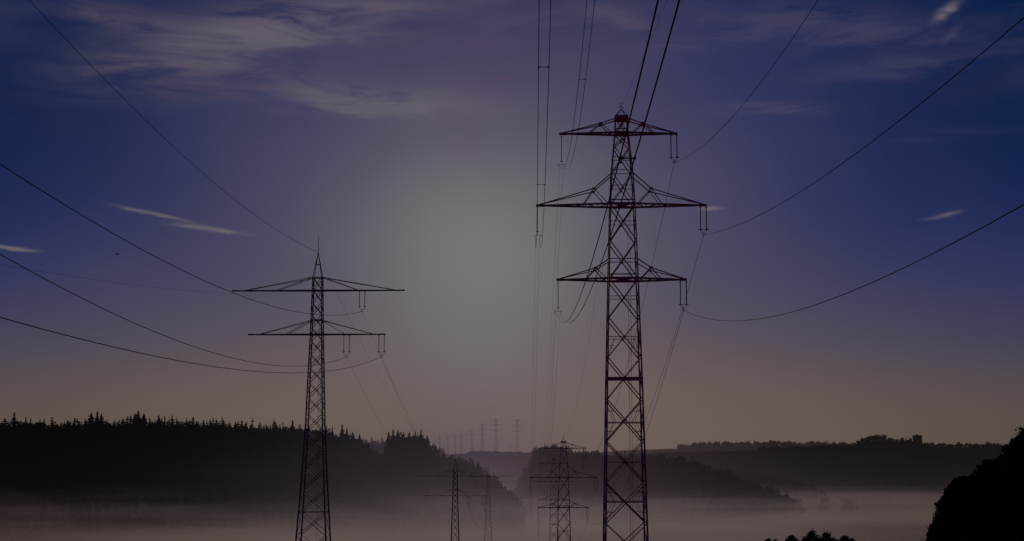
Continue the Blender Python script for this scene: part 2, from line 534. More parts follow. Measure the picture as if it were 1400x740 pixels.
# two round trees standing in the mist
for px, w, lab in ((1127, 1.25, 'smaller of two round trees fading into the valley mist'), (1161, 1.7, 'larger of two round trees fading into the valley mist')):
    D = 1560
    p = at(px, 690, D)
    broadleaf(p.x, D, 19, 1 if w > 1.5 else 3, lab, None, w, z=-56)

# big leafy trees at the right edge, near the camera
def near_tree(px, pytop, Y, clumps_px, label, n=26000, size=.13, base_h=None, name='broadleaf_tree', mat='foliage'):
    top = at(px, pytop, Y)
    g = H1(top.x, Y)
    e = empty(name, (top.x, Y, g))
    cl = []
    for (cx, cy, r, dy) in clumps_px:
        p = at(cx, cy, Y + dy)
        cl.append((p.x - top.x, p.y - Y, p.z - g, r))
    V_, F_ = leaf_cloud(cl, n, size, RNG, .1)
    np_mesh('crown', V_, F_, M[mat], e)
    # thick limbs to each clump
    m = MB()
    h = top.z - g
    m.bar((0, 0, -.6), (0, 0, h * .45), h * .035, h * .022, 8, False)
    for (x, y_, z, r) in cl:
        st = Vector((0, 0, h * random.uniform(.12, .4)))
        m.bar(st, (x, y_, z), h * .016, h * .004, 6, False)
    m.build('trunk', M['bark'], e)
    return tag(e, label, 'tree')

def fill(poly_l, px1, py1, r, dy, step):
    """clumps under an outline: poly_l = [(px,py)], filled down and right"""
    out = []
    xs_ = [p[0] for p in poly_l]; ys_ = [p[1] for p in poly_l]
    x = xs_[0]
    while x <= px1:
        yt = float(np.interp(x, xs_, ys_)) + r * F / 115 * .95
        while yt < py1:
            out.append((x + random.uniform(-3, 3), yt + random.uniform(-2, 3), r * random.uniform(.8, 1.15), random.uniform(-dy, dy)))
            yt += step
        x += step
    for k in range(int(len(xs_) * 7)):
        x = random.uniform(xs_[0], px1)
        out.append((x, float(np.interp(x, xs_, ys_)) + random.uniform(-1, 9), r * random.uniform(.18, .42), random.uniform(-dy, dy)))
    return out
near_tree(1400, 588, 120, fill([(1376, 614), (1388, 602), (1398, 590), (1415, 584), (1440, 600)], 1440, 790, .85, 2.0, 14), 'tallest black tree at the right edge of the view', 60000)
near_tree(1350, 640, 116, fill([(1326, 658), (1338, 640), (1350, 632), (1362, 634), (1380, 626)], 1384, 790, .8, 1.8, 13), 'dark tree below and left of the tallest tree at the right edge', 50000)
near_tree(1312, 655, 112, fill([(1293, 678), (1300, 664), (1312, 655), (1330, 658)], 1334, 790, .75, 1.8, 13), 'dark leafy tree forming the step in the right foreground clump', 44000)
near_tree(1292, 700, 108, fill([(1279, 716), (1285, 703), (1296, 690), (1310, 690)], 1312, 790, .6, 1.5, 11), 'lowest dark bush at the left end of the right foreground clump', 34000)

# small tree tops along the bottom edge
for k, (px, py, r, lab) in enumerate([(1050, 736, .8, 'tiny leftmost treetop at the bottom edge'), (1060, 738, .6, 'low treetop just right of the leftmost one at the bottom edge'),
        (1082, 731, 1.0, 'pointed treetop left of the two biggest at the bottom edge'), (1110, 724, 1.5, 'left one of the two biggest treetops at the bottom edge'),
        (1130, 726, 1.4, 'right one of the two biggest treetops at the bottom edge'), (1155, 731, 1.2, 'rightmost treetop at the bottom edge'), (1164, 736, .8, 'small treetop tucked against the rightmost one')]):
    Yd = 232 + random.uniform(-8, 8)
    s_ = F / Yd
    cl = [(px, py + r * s_ * .55, r * .5, 0), (px - r * s_ * .5, py + r * s_ * 1.2, r * .6, .5), (px + r * s_ * .5, py + r * s_ * 1.3, r * .65, -.5),
          (px, py + r * s_ * 2.0, r * 1.0, 0), (px + r * s_ * .3, py + r * s_ * 3.0, r * 1.1, .4), (px - r * s_ * .4, py + r * s_ * 3.2, r * 1.0, -.3)]
    near_tree(px, py, Yd, cl, lab, 5200, .15)

# ------------------------------------------------------------------ hilltop tower
Dt = 2470
p = at(1254.5, 611, Dt); g = H1(p.x, Dt)
s_ = Dt / F
tw = empty('stone_tower', (p.x, Dt, g - .5))
hh = at(1254.5, 594.5, Dt).z - g
m = MB(); m.box((-5.0 * s_, -5 * s_, 0), (5.0 * s_, 5 * s_, hh * .80)); m.build('wall', M['stone'], tw)
m = MB(); m.box((-5.4 * s_, -5.4 * s_, hh * .802), (5.4 * s_, 5.4 * s_, hh * .93))
m.box((-4.9 * s_, -4.9 * s_, hh * .933), (4.9 * s_, 4.9 * s_, hh * .985))
m.box((-1.2 * s_, -1.2 * s_, hh * .987), (1.0 * s_, 1.2 * s_, hh * 1.04))
m.build('parapet', M['stone'], tw)
for k in range(3):
    for z in (.25, .52):
        m = MB(); m.box(((-3.4 + k * 2.9) * s_, -5.12 * s_, hh * z), ((-2.5 + k * 2.9) * s_, -5.003 * s_, hh * (z + .12))); m.build('window', M['dark_opening'], tw)
tag(tw, 'square stone tower with wider crown on the ridge right of the tree clump', 'tower')

# ------------------------------------------------------------------ pylons
def interp_w(tab, z):
    zs_ = [a for a, _ in tab]; ws = [b for _, b in tab]
    return float(np.interp(z, zs_, ws))

def corner(tab, z, i):
    w = interp_w(tab, z)
    sx, sy = ((-1, -1), (1, -1), (1, 1), (-1, 1))[i]
    return Vector((sx * w, sy * w, z))

def lattice(tab, nodes, r, horiz=(), r_h=None, double=0.0, one_face_single=False):
    m = MB()
    for a, b in zip(nodes[:-1], nodes[1:]):
        for f in range(4):
            i, j = f, (f + 1) % 4
            rf = r if f % 2 == 0 else r * .55
            m.bar(corner(tab, a, i), corner(tab, b, j), rf)
            m.bar(corner(tab, a, j), corner(tab, b, i), rf)
            # gusset plate at the crossing
            c = (corner(tab, a, i) + corner(tab, b, j) + corner(tab, a, j) + corner(tab, b, i)) / 4
            n = (corner(tab, a, i) - corner(tab, a, j)).normalized()
            if f % 2 == 0: m.bar(c - n * r * 1.7, c + n * r * 1.7, r * 1.7)
    for z, rh in horiz:
        for f in range(4):
            m.bar(corner(tab, z, f), corner(tab, z, (f + 1) % 4), rh)
    return m

def legs(root, tab, zs_, r0, r1, mat):
    lo, hi = zs_[0], zs_[-1]
    for i in range(4):
        m = MB()
        for a, b in zip(zs_[:-1], zs_[1:]):
            ra = r0 + (r1 - r0) * (a - lo) / (hi - lo); rb = r0 + (r1 - r0) * (b - lo) / (hi - lo)
            m.bar(corner(tab, a, i), corner(tab, b, i), ra, rb)
        c = corner(tab, lo, i)
        m.box((c.x - r0 * 3, c.y - r0 * 3, lo - .8), (c.x + r0 * 3, c.y + r0 * 3, lo + .25))
        m.build('leg', mat, root)

def insulator(root, x, z, length, gap, mat_s, pair=True, yoke=True, n=14, rod=.05):
    xs_ = (x - gap / 2, x + gap / 2) if pair else (x,)
    for xx in xs_:
        st = MB()
        st.bar((xx, 0, z), (xx, 0, z - length), rod, rod, 6)
        for k in range(n):
            st.disc((xx, 0, z - length * (k + 1) / (n + 1)), rod * 1.75, length / (n + 1) * .7, 8)
        st.disc((xx, 0, z - .12), rod * 3.4, .08, 10)
        st.build('insulator', M['porcelain'], root)
    y = MB()
    for xx in xs_: y.disc((xx, 0, z - length + .02), rod * 6.0, .10, 12)
    if pair:
        pts = [Vector((x + gap / 2 * math.cos(t), 0, z - length - .05 + gap * .62 * math.sin(t))) for t in [math.pi + i * math.pi / 8 for i in range(9)]]
        y.tube(pts, rod * .9, 6)
        y.bar((x, 0, z - length - gap * .35), (x, 0, z - length - gap * .95), rod * .9)
        y.bar((x - gap * .3, 0, z - length - gap * .95), (x + gap * .3, 0, z - length - gap * .95), rod * 1.1)
        end = Vector((x, 0, z - length - gap * .95))
    else:
        y.bar((x, 0, z - length), (x, 0, z - length - .45), rod)
        y.bar((x - .5, 0, z - length - .45), (x + .5, 0, z - length - .45), rod * 1.1)
        y.bar((x - .48, 0, z - length - .45), (x - .48, 0, z - length - .75), rod)
        y.bar((x + .48, 0, z - length - .45), (x + .48, 0, z - length - .75), rod)
        end = Vector((x, 0, z - length - .6))
    y.build('yoke', mat_s, root)
    return end

# ---- right-hand line: three crossarms
DT = 190.0
PT = at(851.5, 383, DT)                       # axis of the pylon
def zt(py): return at(851.5, py, DT).z
def xt(px, py=383): return at(px, py, DT).x - PT.x
BASE_T = -14.9
def zl(py): return zt(py) - BASE_T            # local height above its base
QT, QL = .945, .89                            # the pylons are seen a little from the side
K = DT / F
TABT = [(0, 32.8 * K), (zl(740), 29.6 * K), (zl(530), 25.0 * K), (zl(383), 20.9 * K), (zl(281), 17.6 * K), (zl(238), 15.3 * K), (zl(183), 9.6 * K), (zl(160), 8.6 * K), (zl(100), 8 * K)]
TABT = [(a, b * QT) for a, b in TABT]

def arm(root, tab, zc, xr, xl, ztop, node, diag, r, mat, tie_root=None):
    """crossarm: bottom chords + ties on both sides; node=(dx,dz) of the kink in the ties"""
    m = MB()
    w = interp_w(tab, zc); wt = interp_w(tab, ztop)
    for s, L in ((1, xr), (-1, xl)):
        tip = Vector((s * L, 0, zc))
        for sy in (-1, 1):
            m.bar((s * w, sy * w, zc), tip, r, r * .8)
            if node:
                q = (L - node[0]) / (L - w)
                nd = Vector((s * node[0], sy * w * q, zc + node[1]))
                m.bar((s * wt, sy * wt, ztop), nd, r * .55)
                m.bar(nd, (s * L * .985, 0, zc + .08), r * .5)
                for dx in diag:
                    qq = (L - dx) / (L - w)
                    m.bar(nd, (s * dx, sy * w * qq, zc), r * .42)
                m.bar(nd - Vector((r * 1.4, 0, 0)), nd + Vector((r * 1.4, 0, 0)), r * 1.1)
            else:
                m.bar((s * wt, sy * wt, ztop), (s * L * .93, sy * w * .07, zc), r * .55)
                m.bar((s * wt, sy * wt, ztop), (s * diag[0], sy * w * (L - diag[0]) / (L - w), zc), r * .5)
        # plan bracing between the two bottom chords
        nseg = 6
        for k in range(nseg):
            xa, xb = w + (L - w) * k / nseg, w + (L - w) * (k + 1) / nseg
            ya, yb = w * (1 - k / nseg), w * (1 - (k + 1) / nseg)
            sg = 1 if k % 2 else -1
            m.bar((s * xa, sg * ya, zc), (s * xb, -sg * yb, zc), r * .4)
            m.bar((s * xa, ya, zc), (s * xa, -ya, zc), r * .4)
        m.bar((s * (L - .9), 0, zc), (s * (L + .1), 0, zc), r * 1.25)
    for sy in (-1, 1):
        m.bar((-w, sy * w, zc), (w, sy * w, zc), r * 1.25)
        m.bar((-w, sy * w, zc + r * 3), (w, sy * w, zc + r * 3), r * .6)
    m.bar((-w, -w, zc), (w, w, zc), r * .6); m.bar((-w, w, zc), (w, -w, zc), r * .6)
    return m.build('crossarm', mat, root)

def pylon_three(parts=True):
    root = empty('pylon', (PT.x, DT, BASE_T), -0.012)
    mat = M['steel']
    zs_ = [0] + [zl(y) for y in (740, 530, 383, 281, 238, 183, 160)]
    legs(root, TABT, zs_, .165, .10, mat)
    nodes = [zl(y) for y in (770, 715, 660, 604, 547, 490, 436, 383, 331, 281)]
    nodes = [0, zl(825)] + nodes if zl(825) > 0 else [max(zl(800), 0)] + nodes
    hz = [(zl(518), .17), (zl(632), .07), (zl(578), .07), (zl(462), .06), (zl(686), .08), (zl(356), .07), (zl(407), .05), (zl(305), .05), (zl(742), .07)]
    lat = lattice(TABT, nodes, .095, hz)
    lat.add(lattice(TABT, [zl(y) for y in (281, 238, 202, 183, 160)], .075, [(zl(256), .05), (zl(217), .05), (zl(235), .06), (zl(160), .13), (zl(164), .13)]))
    # short secondary members that stiffen the lower panels
    m = lat
    for ya, yb, yc in ((462, 474, 490), (576, 562, 548), (576, 590, 603), (686, 673, 661), (686, 700, 714), (632, 632, 632)):
        for i in range(4):
            j = (i + 1) % 4
            for a, b in ((i, j), (j, i)):
                ca, cb = corner(TABT, zl(ya), a), corner(TABT, zl(ya), b)
                p_in = ca.lerp(cb, .23)
                m.bar(corner(TABT, zl(yc), a).lerp(corner(TABT, zl(yc), b), .0), p_in, .04)
                q = corner(TABT, zl(yb), a)
                m.bar(q, corner(TABT, zl(yb), a).lerp(corner(TABT, zl(yb), b), .2), .04)
    m.build('bracing', mat, root)
    arm(root, TABT, zl(183), xt(928), -xt(766.5), zl(163.5), (2.75, zl(170) - zl(183)), (1.3, 4.4), .17, mat)
    arm(root, TABT, zl(281), xt(967), -xt(734), zl(239), (3.75, zl(260) - zl(281)), (1.9, 5.2), .17, mat)
    arm(root, TABT, zl(382.5), xt(938), -xt(761.5), zl(356), (3.6, zl(368.5) - zl(383)), (2.2, 4.9), .17, mat)
    # head box and earth-wire peak
    m = MB()
    w = interp_w(TABT, zl(163))
    m.box((-w - .12, -w - .12, zl(165)), (w + .12, w + .12, zl(160) + .05))
    ap = Vector((0, 0, zl(149)))
    for i in range(4): m.bar(corner(TABT, zl(160), i), ap, .05)
    m.bar(ap, ap + Vector((0, 0, .45)), .05)
    m.bar(ap + Vector((-.45, 0, .3)), ap + Vector((.4, 0, .12)), .05)
    m.tube([ap + Vector((.0 + .16 * math.cos(a), 0, .62 + .16 * math.sin(a))) for a in [i * .6 for i in range(9)]], .035, 5)
    m.build('peak', mat, root)
    # climbing ladder up the rear face
    m = MB()
    for dx in (0, .32): m.bar((.75 + dx, .9, 0), (.75 + dx, .9, zl(286)), .028)
    z = .3
    while z < zl(286):
        m.bar((.75, .9, z), (1.07, .9, z), .012); z += .6
    m.build('ladder', mat, root)
    ends = {}
    for nm, px, py, L in (('ru', 924, 184, 3.1), ('rm', 963, 282.5, 3.1), ('rl', 934, 384, 3.15)):
        ends[nm] = insulator(root, xt(px), zl(py), L, .78, mat, True)
    for nm, px, py, L in (('lu', 768.5, 185, 3.5), ('lm', 735, 283, 3.3), ('ll', 763, 384.5, 3.5)):
        ends[nm] = insulator(root, xt(px), zl(py), L, .5, mat, False, rod=.034, n=11)
    ends['e'] = ap + Vector((0, 0, .3))
    return root, ends

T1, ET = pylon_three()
tag(T1, 'large near pylon with three crossarms right of the centre', 'pylon')

# ---- left-hand line: two crossarms
DL = 200.0
PL = at(433.2, 458, DL)
def zlL(py): return at(432, py, DL).z + 15.2
KL = DL / F
TABL = [(0, 29.5 * KL), (zlL(740), 22.6 * KL), (zlL(656), 17.0 * KL), (zlL(588), 13.2 * KL), (zlL(510), 10.6 * KL), (zlL(458), 8.7 * KL), (zlL(398), 7.3 * KL), (zlL(380), 6.9 * KL), (zlL(345), .5 * KL), (zlL(300), .4 * KL)]
TABL = [(a, b * QL) for a, b in TABL]
def xl_(px): return at(px, 420, DL).x - PL.x

def pylon_two():
    root = empty('pylon', (PL.x, DL, -15.2), -0.03)
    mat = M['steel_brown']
    zs_ = [0] + [zlL(y) for y in (740, 656, 588, 510, 458, 398, 380)]
    legs(root, TABL, zs_, .14, .09, mat)
    nodes = [0, zlL(800)] if zlL(800) > 1 else [0]
    nodes += [zlL(y) for y in (766, 732, 700, 670, 642, 615, 590, 566, 544, 523, 503, 484, 466, 448, 431, 414, 397, 380)]
    lattice(TABL, nodes, .058, [(zlL(458), .07), (zlL(438), .08), (zlL(398), .07), (zlL(380), .08), (zlL(700), .05)]).build('bracing', mat, root)
    def armL(zy, l, r_, ty, d1l, d2l, d1r, d2r):
        m = MB(); zc = zlL(zy); w = interp_w(TABL, zc); zt_ = zlL(ty); wt = interp_w(TABL, zt_)
        for s, L, ds in ((-1, -xl_(l), (-xl_(d1l), -xl_(d2l))), (1, xl_(r_), (xl_(d1r), xl_(d2r)))):
            for sy in (-1, 1):
                m.bar((s * w, sy * w, zc), (s * L, sy * .12, zc), .095)
                for dx in ds: m.bar((s * wt, sy * wt, zt_), (s * dx, sy * (.12 + (w - .12) * (L - dx) / (L - w)), zc), .05)
            n = 9
            for k in range(n):
                xa, xb = w + (L - w) * k / n, w + (L - w) * (k + 1) / n
                ya, yb = w + (.12 - w) * k / n, w + (.12 - w) * (k + 1) / n
                sg = 1 if k % 2 else -1
                m.bar((s * xa, sg * ya, zc), (s * xb, -sg * yb, zc), .035)
            m.bar((s * L, -.3, zc), (s * L, .3, zc), .11)
            m.bar((s * (L - .6), 0, zc + .03), (s * (L + .15), 0, zc + .03), .12)
        for sy in (-1, 1): m.bar((-w, sy * w, zc), (w, sy * w, zc), .11)
        m.build('crossarm', mat, root)
    armL(397.5, 317, 552, 379.5, 332, 377, 543, 491)
    armL(457.5, 341, 526, 438.5, 354, 392, 513, 473)
    m = MB(); ap = Vector((0, 0, zlL(345)))
    for i in range(4): m.bar(corner(TABL, zlL(380), i), ap, .065, .05)
    zz = zlL(362); w = interp_w(TABL, zz)
    for i in range(4): m.bar(corner(TABL, zz, i), corner(TABL, zz, (i + 1) % 4), .05)
    m.bar(ap, ap + Vector((0, 0, zlL(322) - zlL(345))), .045, .025, 6)
    m.build('peak', mat, root)
    m = MB()
    for dx in (0, .3): m.bar((.25 + dx, .55, zlL(735)), (.25 + dx, .55, zlL(400)), .02)
    z = zlL(735)
    while z < zlL(400): m.bar((.25, .55, z), (.55, .55, z), .012); z += .6
    m.build('ladder', mat, root)
    ends = {}
    for nm, px, py, L in (('a', 495.2, 398, 2.15), ('b', 474.7, 458, 2.35), ('c', 522.5, 458, 2.35)):
        ends[nm] = insulator(root, xl_(px), zlL(py), L, .74, mat, True, rod=.035, n=10)
    ends['e'] = ap
    return root, ends
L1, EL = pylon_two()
tag(L1, 'slender near pylon with two crossarms and a mast left of the centre', 'pylon')

def wpt(root, v):
    return Matrix.Translation(root.location) @ Matrix.Rotation(root.rotation_euler.z, 4, 'Z') @ Vector(v)

def place(src, pos, rz, label):
    c = copy_tree(src); c.location = pos; c.rotation_euler.z = rz; tag(c, label, 'pylon', 'pylons')
    return c
for p_ in (T1, L1): p_['group'] = 'pylons'
pt2 = at(770.5, 613, 490)
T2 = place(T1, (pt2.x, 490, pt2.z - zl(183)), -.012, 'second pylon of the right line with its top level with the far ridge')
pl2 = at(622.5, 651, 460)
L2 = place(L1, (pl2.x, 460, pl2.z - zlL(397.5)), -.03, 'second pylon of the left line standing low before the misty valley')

def joined(src, name, pos, rz, label, mat, fat=1.0):
    """one small far pylon as a single mesh"""
    vs, fs = [], []
    def rec(o):
        if o.type == 'MESH' and 'ladder' not in o.name and 'insul' not in o.name and 'yoke' not in o.name:
            i = len(vs)
            vs.extend([tuple(v.co) for v in o.data.vertices]); fs.extend([tuple(i + k for k in p.vertices) for p in o.data.polygons])
        for c_ in kids(o): rec(c_)
    rec(src)
    o = mesh_obj(name, vs, fs, mat, None, pos)
    o.rotation_euler.z = rz
    return tag(o, label, 'pylon', 'pylons')
pl3 = at(667.5, 651.5, 790)
L3 = joined(L1, 'pylon', (pl3.x, 790, pl3.z - zlL(397.5)), -.03, 'third pylon of the left line fading in the mist', M['steel_far'])
pt3 = at(757, 634, 800)
T3 = joined(T1, 'pylon', (pt3.x, 800, pt3.z - zl(183)), -.012, 'third pylon of the right line half hidden behind the second', M['steel_far'])
far3 = joined(T1, 'pylon', (0, 0, 0), 0, 'x', M['steel_far']); far2 = joined(L1, 'pylon', (0, 0, 0), 0, 'x', M['steel_far'])
fars = [(707, 573, 2750, 3, 'rightmost and largest of the faint pylons on the far ridge'),
        (678, 572, 2760, 3, 'tall narrow faint pylon second from the right on the far ridge'),
        (659.5, 579, 3100, 3, 'faint pylon left of the tall narrow one on the far ridge'),
        (645, 584, 2560, 2, 'dark slim pylon at the middle of the far ridge row'),
        (631, 589, 2900, 2, 'faint pylon just left of the dark slim one on the far ridge'),
        (622, 591, 3100, 2, 'very faint short pylon in the left half of the far ridge row'),
        (612.5, 592, 3300, 2, 'second pylon from the left in the far ridge row'),
        (601, 592, 3300, 2, 'leftmost faint pylon just above the end of the wood'),
        (699.5, 606, 4300, 2, 'smallest distant pylon at the left foot of the largest far one')]
for i, (px, py, D, kind, lab) in enumerate(fars):
    src = far3 if kind == 3 else far2
    top = at(px, py, D)
    hgt = zl(149) if kind == 3 else zlL(322)
    c_ = src if src.location.y == 0 else src.copy()
    if c_ is not src: COL.objects.link(c_)
    c_.location = (top.x, D, top.z - hgt); c_.rotation_euler.z = -.02
    tag(c_, lab, 'pylon', 'pylons')

# ------------------------------------------------------------------ conductors
def span_obs(P1, slope, obs, y_end, fixed=None, n=70):
    """curve from the pylon point P1 back over the camera; obs = points of the photograph on the wire"""
    D0 = P1.y
    ts, hs, ws = [0.0], [P1.z], [30.0]
    for px, py in obs:
        u, v = ray(px, py)
        d = (P1.x - slope * D0) / (u - slope)
        ts.append(D0 - d); hs.append(v * d); ws.append(1.0)
    if fixed: 
        for d, h in fixed: ts.append(D0 - d); hs.append(h); ws.append(1.0)
    co = np.polyfit(ts, hs, 2, w=ws)
    pts = []
    for k in range(n + 1):
        tt = (D0 - y_end) * k / n
        pts.append(Vector((P1.x - slope * tt, D0 - tt, float(np.polyval(co, tt)) + (P1.z - float(np.polyval(co, 0))) * max(0, 1 - tt / 30))))
    return pts

def span_two(A, B, b=.00045, n=40):
    Ls = (B - A).length; Sg = b * Ls * Ls / 4
    return [A.lerp(B, k / n) - Vector((0, 0, 4 * Sg * (k / n) * (1 - k / n))) for k in range(n + 1)]

def wire(pts, r, label, cat='power line', group='power lines'):
    m = MB(); m.tube(pts, r, 6)
    o = m.build('power_line', M['wire'])
    return tag(o, label, cat, group)

def bundle(pts, gap, r, spacers, label):
    e = empty('conductor_bundle', tuple(pts[0]))
    o0 = pts[0]
    for s in (-1, 1):
        m = MB(); m.tube([p + Vector((s * gap / 2, 0, 0)) - o0 for p in pts], r, 6); m.build('conductor', M['wire'], e)
    for d in spacers:
        q = min(pts, key=lambda p: abs(p.y - d)) - o0
        m = MB(); m.bar(q - Vector((gap / 2, 0, 0)), q + Vector((gap / 2, 0, 0)), r * 1.1)
        for s in (-1, 1): m.bar(q + Vector((s * gap / 2, -.12, 0)), q + Vector((s * gap / 2, .12, 0)), r * 2.2, None, 6)
        m.build('spacer', M['wire'], e)
    return tag(e, label, 'power line', 'twin power lines')

ST, SL = .0150, .033
W_ = {k: wpt(T1, v) for k, v in ET.items()}
wire(span_obs(W_['ru'], ST, [(1120, 0), (1030, 122), (960, 203)], -40), .024, 'wire climbing right from the top crossarm of the large pylon')
wire(span_obs(W_['rm'], ST, [(1400, 25), (1200, 190), (1100, 253), (1000, 316)], -40), .028, 'wire sweeping from the middle crossarm of the large pylon to the upper right corner')
wire(span_obs(W_['rl'], ST, [(1400, 283), (1235, 363), (1000, 440)], -40), .028, 'low wire sweeping from the bottom crossarm of the large pylon to the right edge')
wire(span_obs(W_['e'], ST, [(912, 0), (891, 52)], -40), .012, 'thin earth wire rising from the peak of the large pylon')
bundle(span_obs(W_['lu'], ST, [(809, 0), (796, 93), (777, 232)], -40), .5, .020, (109,), 'twin wires with a spacer rising from the left tip of the top crossarm')
def fixb(P1, D, v0, b):
    d = D; h = v0 * d; tt = P1.y - d
    a = (P1.z + b * tt * tt - h) / tt
    return [(P1.y - q, P1.z - a * q + b * q * q) for q in (30, 60, 90, 120, 140, 160)]
bundle(span_obs(W_['lm'], ST, [], -40, fixb(W_['lm'], 60, ray(736, 0)[1], .0012)), .5, .018, (69, 95), 'twin wires with spacers running straight up near the sun')
bundle(span_obs(W_['ll'], ST, [(915, 0), (872, 165), (836, 288), (784, 435)], -40), .5, .024, (48,), 'thick twin wires crossing in front of the head of the large pylon')
X_ = {k: wpt(L1, v) for k, v in EL.items()}
wire(span_obs(X_['a'], SL, [(0, 224), (250, 371), (400, 425)], -20), .026, 'uppermost of the three sagging wires entering from the left edge')
wire(span_obs(X_['b'], SL, [(0, 352), (165, 428), (400, 503)], -20), .026, 'middle one of the three sagging wires entering from the left edge')
wire(span_obs(X_['c'], SL, [(0, 430), (200, 490), (390, 508)], -20), .026, 'lowest sagging wire entering from the left edge above the forest')
wire(span_obs(X_['e'], SL, [(40, 0), (225, 190), (400, 327)], -20), .019, 'earth wire from the mast of the left pylon to the upper left corner')
wire(span_obs(wpt(L1, (0, 0, zlL(399))), SL, [(290, 400), (60, 372)], 60), .008, 'very faint thin wire left of the upper crossarm of the left pylon')

for k in ('ru', 'rm', 'rl', 'e', 'lu', 'lm', 'll'):
    names = {'ru': 'upper right', 'rm': 'middle right', 'rl': 'lower right', 'e': 'peak', 'lu': 'upper left', 'lm': 'middle left', 'll': 'lower left'}
    a = W_[k]; b_ = wpt(T2, ET[k]); c_ = wpt(T3, ET[k])
    if k[0] == 'l':
        bundle(span_two(a, b_), .5, .011, (), 'twin wires from the %s arm of the large pylon to the second' % names[k])
        bundle(span_two(b_, c_), .5, .02, (), 'twin wires from the %s arm of the second right pylon' % names[k])
    else:
        nm = 'peak' if k == 'e' else names[k] + ' arm'
        wire(span_two(a, b_), .014 if k == 'e' else .026, 'wire from the %s of the large pylon down to the second pylon' % nm)
        wire(span_two(b_, c_), .025, 'wire from the %s of the second right pylon into the mist' % nm)
for k, nm in (('a', 'upper arm'), ('b', 'inner lower insulator'), ('c', 'outer lower insulator'), ('e', 'mast')):
    a = X_[k]; b_ = wpt(L2, EL[k]); c_ = wpt(L3, EL[k])
    wire(span_two(a, b_), .012, 'wire from the %s of the left pylon to the next' % nm)
    wire(span_two(b_, c_), .025, 'wire from the %s of the second left pylon into mist' % nm)

# ------------------------------------------------------------------ bird
bp = at(160.5, 348, 160)
bv = [(-.22,0,0),(-.05,-.05,.03),(.16,-.03,.02),(.27,0,.0),(.16,.03,.02),(-.05,.05,.03),(0,0,-.06)]
bf = [(0,1,6),(1,2,6),(2,3,6),(3,4,6),(4,5,6),(5,0,6),(0,5,1),(1,5,4,2),(2,4,3)]
bird = mesh_obj('bird', bv, bf, M['feather'], None, bp)
mesh_obj('wing', [(-.08,-.04,.02),(.1,-.04,.02),(.05,-.28,.16),(-.06,-.55,.10),(-.12,-.27,.14)], [(0,1,2,4),(4,2,3)], M['feather'], bird)
mesh_obj('wing', [(-.08,.04,.02),(.1,.04,.02),(.05,.28,.16),(-.06,.55,.10),(-.12,.27,.14)], [(0,4,2,1),(4,3,2)], M['feather'], bird)
bird.rotation_euler = (.2, -.1, 1.0)
tag(bird, 'small dark bird flying alone in the left half of the sky', 'bird')

# ------------------------------------------------------------------ mist and haze (self-glowing volumes, the glow standing in for scattered sunlight)
HS = []
def valley_air(name, y0, y1, z0, z1, xh, rate, body):
    """one body of air between y0 and y1 whose density and colour vary with height and place"""
    m = bpy.data.materials.new(name); m.use_nodes = True
    t = NT(m.node_tree)
    tc = t.new('ShaderNodeTexCoord')
    sp_ = t.new('ShaderNodeSeparateXYZ'); t.put(sp_.inputs[0], tc.outputs['Object'])
    dens, col = body(t, tc.outputs['Object'], *sp_.outputs)
    ab = t.new('ShaderNodeVolumeAbsorption'); ab.inputs[0].default_value = (0, 0, 0, 1); t.put(ab.inputs[1], dens)
    em = t.new('ShaderNodeEmission'); t.put(em.inputs[0], col); t.put(em.inputs[1], dens)  # emission replaces sunlight scattered inside the mist
    ad = t.new('ShaderNodeAddShader'); t.put(ad.inputs[0], ab.outputs[0]); t.put(ad.inputs[1], em.outputs[0])
    o = t.new('ShaderNodeOutputMaterial'); t.put(o.inputs['Volume'], ad.outputs[0])
    m.cycles.volume_step_rate = rate
    b = MB(); b.box((-xh, y0, z0), (xh, y1, z1))
    return tag(b.build(name, m), kind='structure')

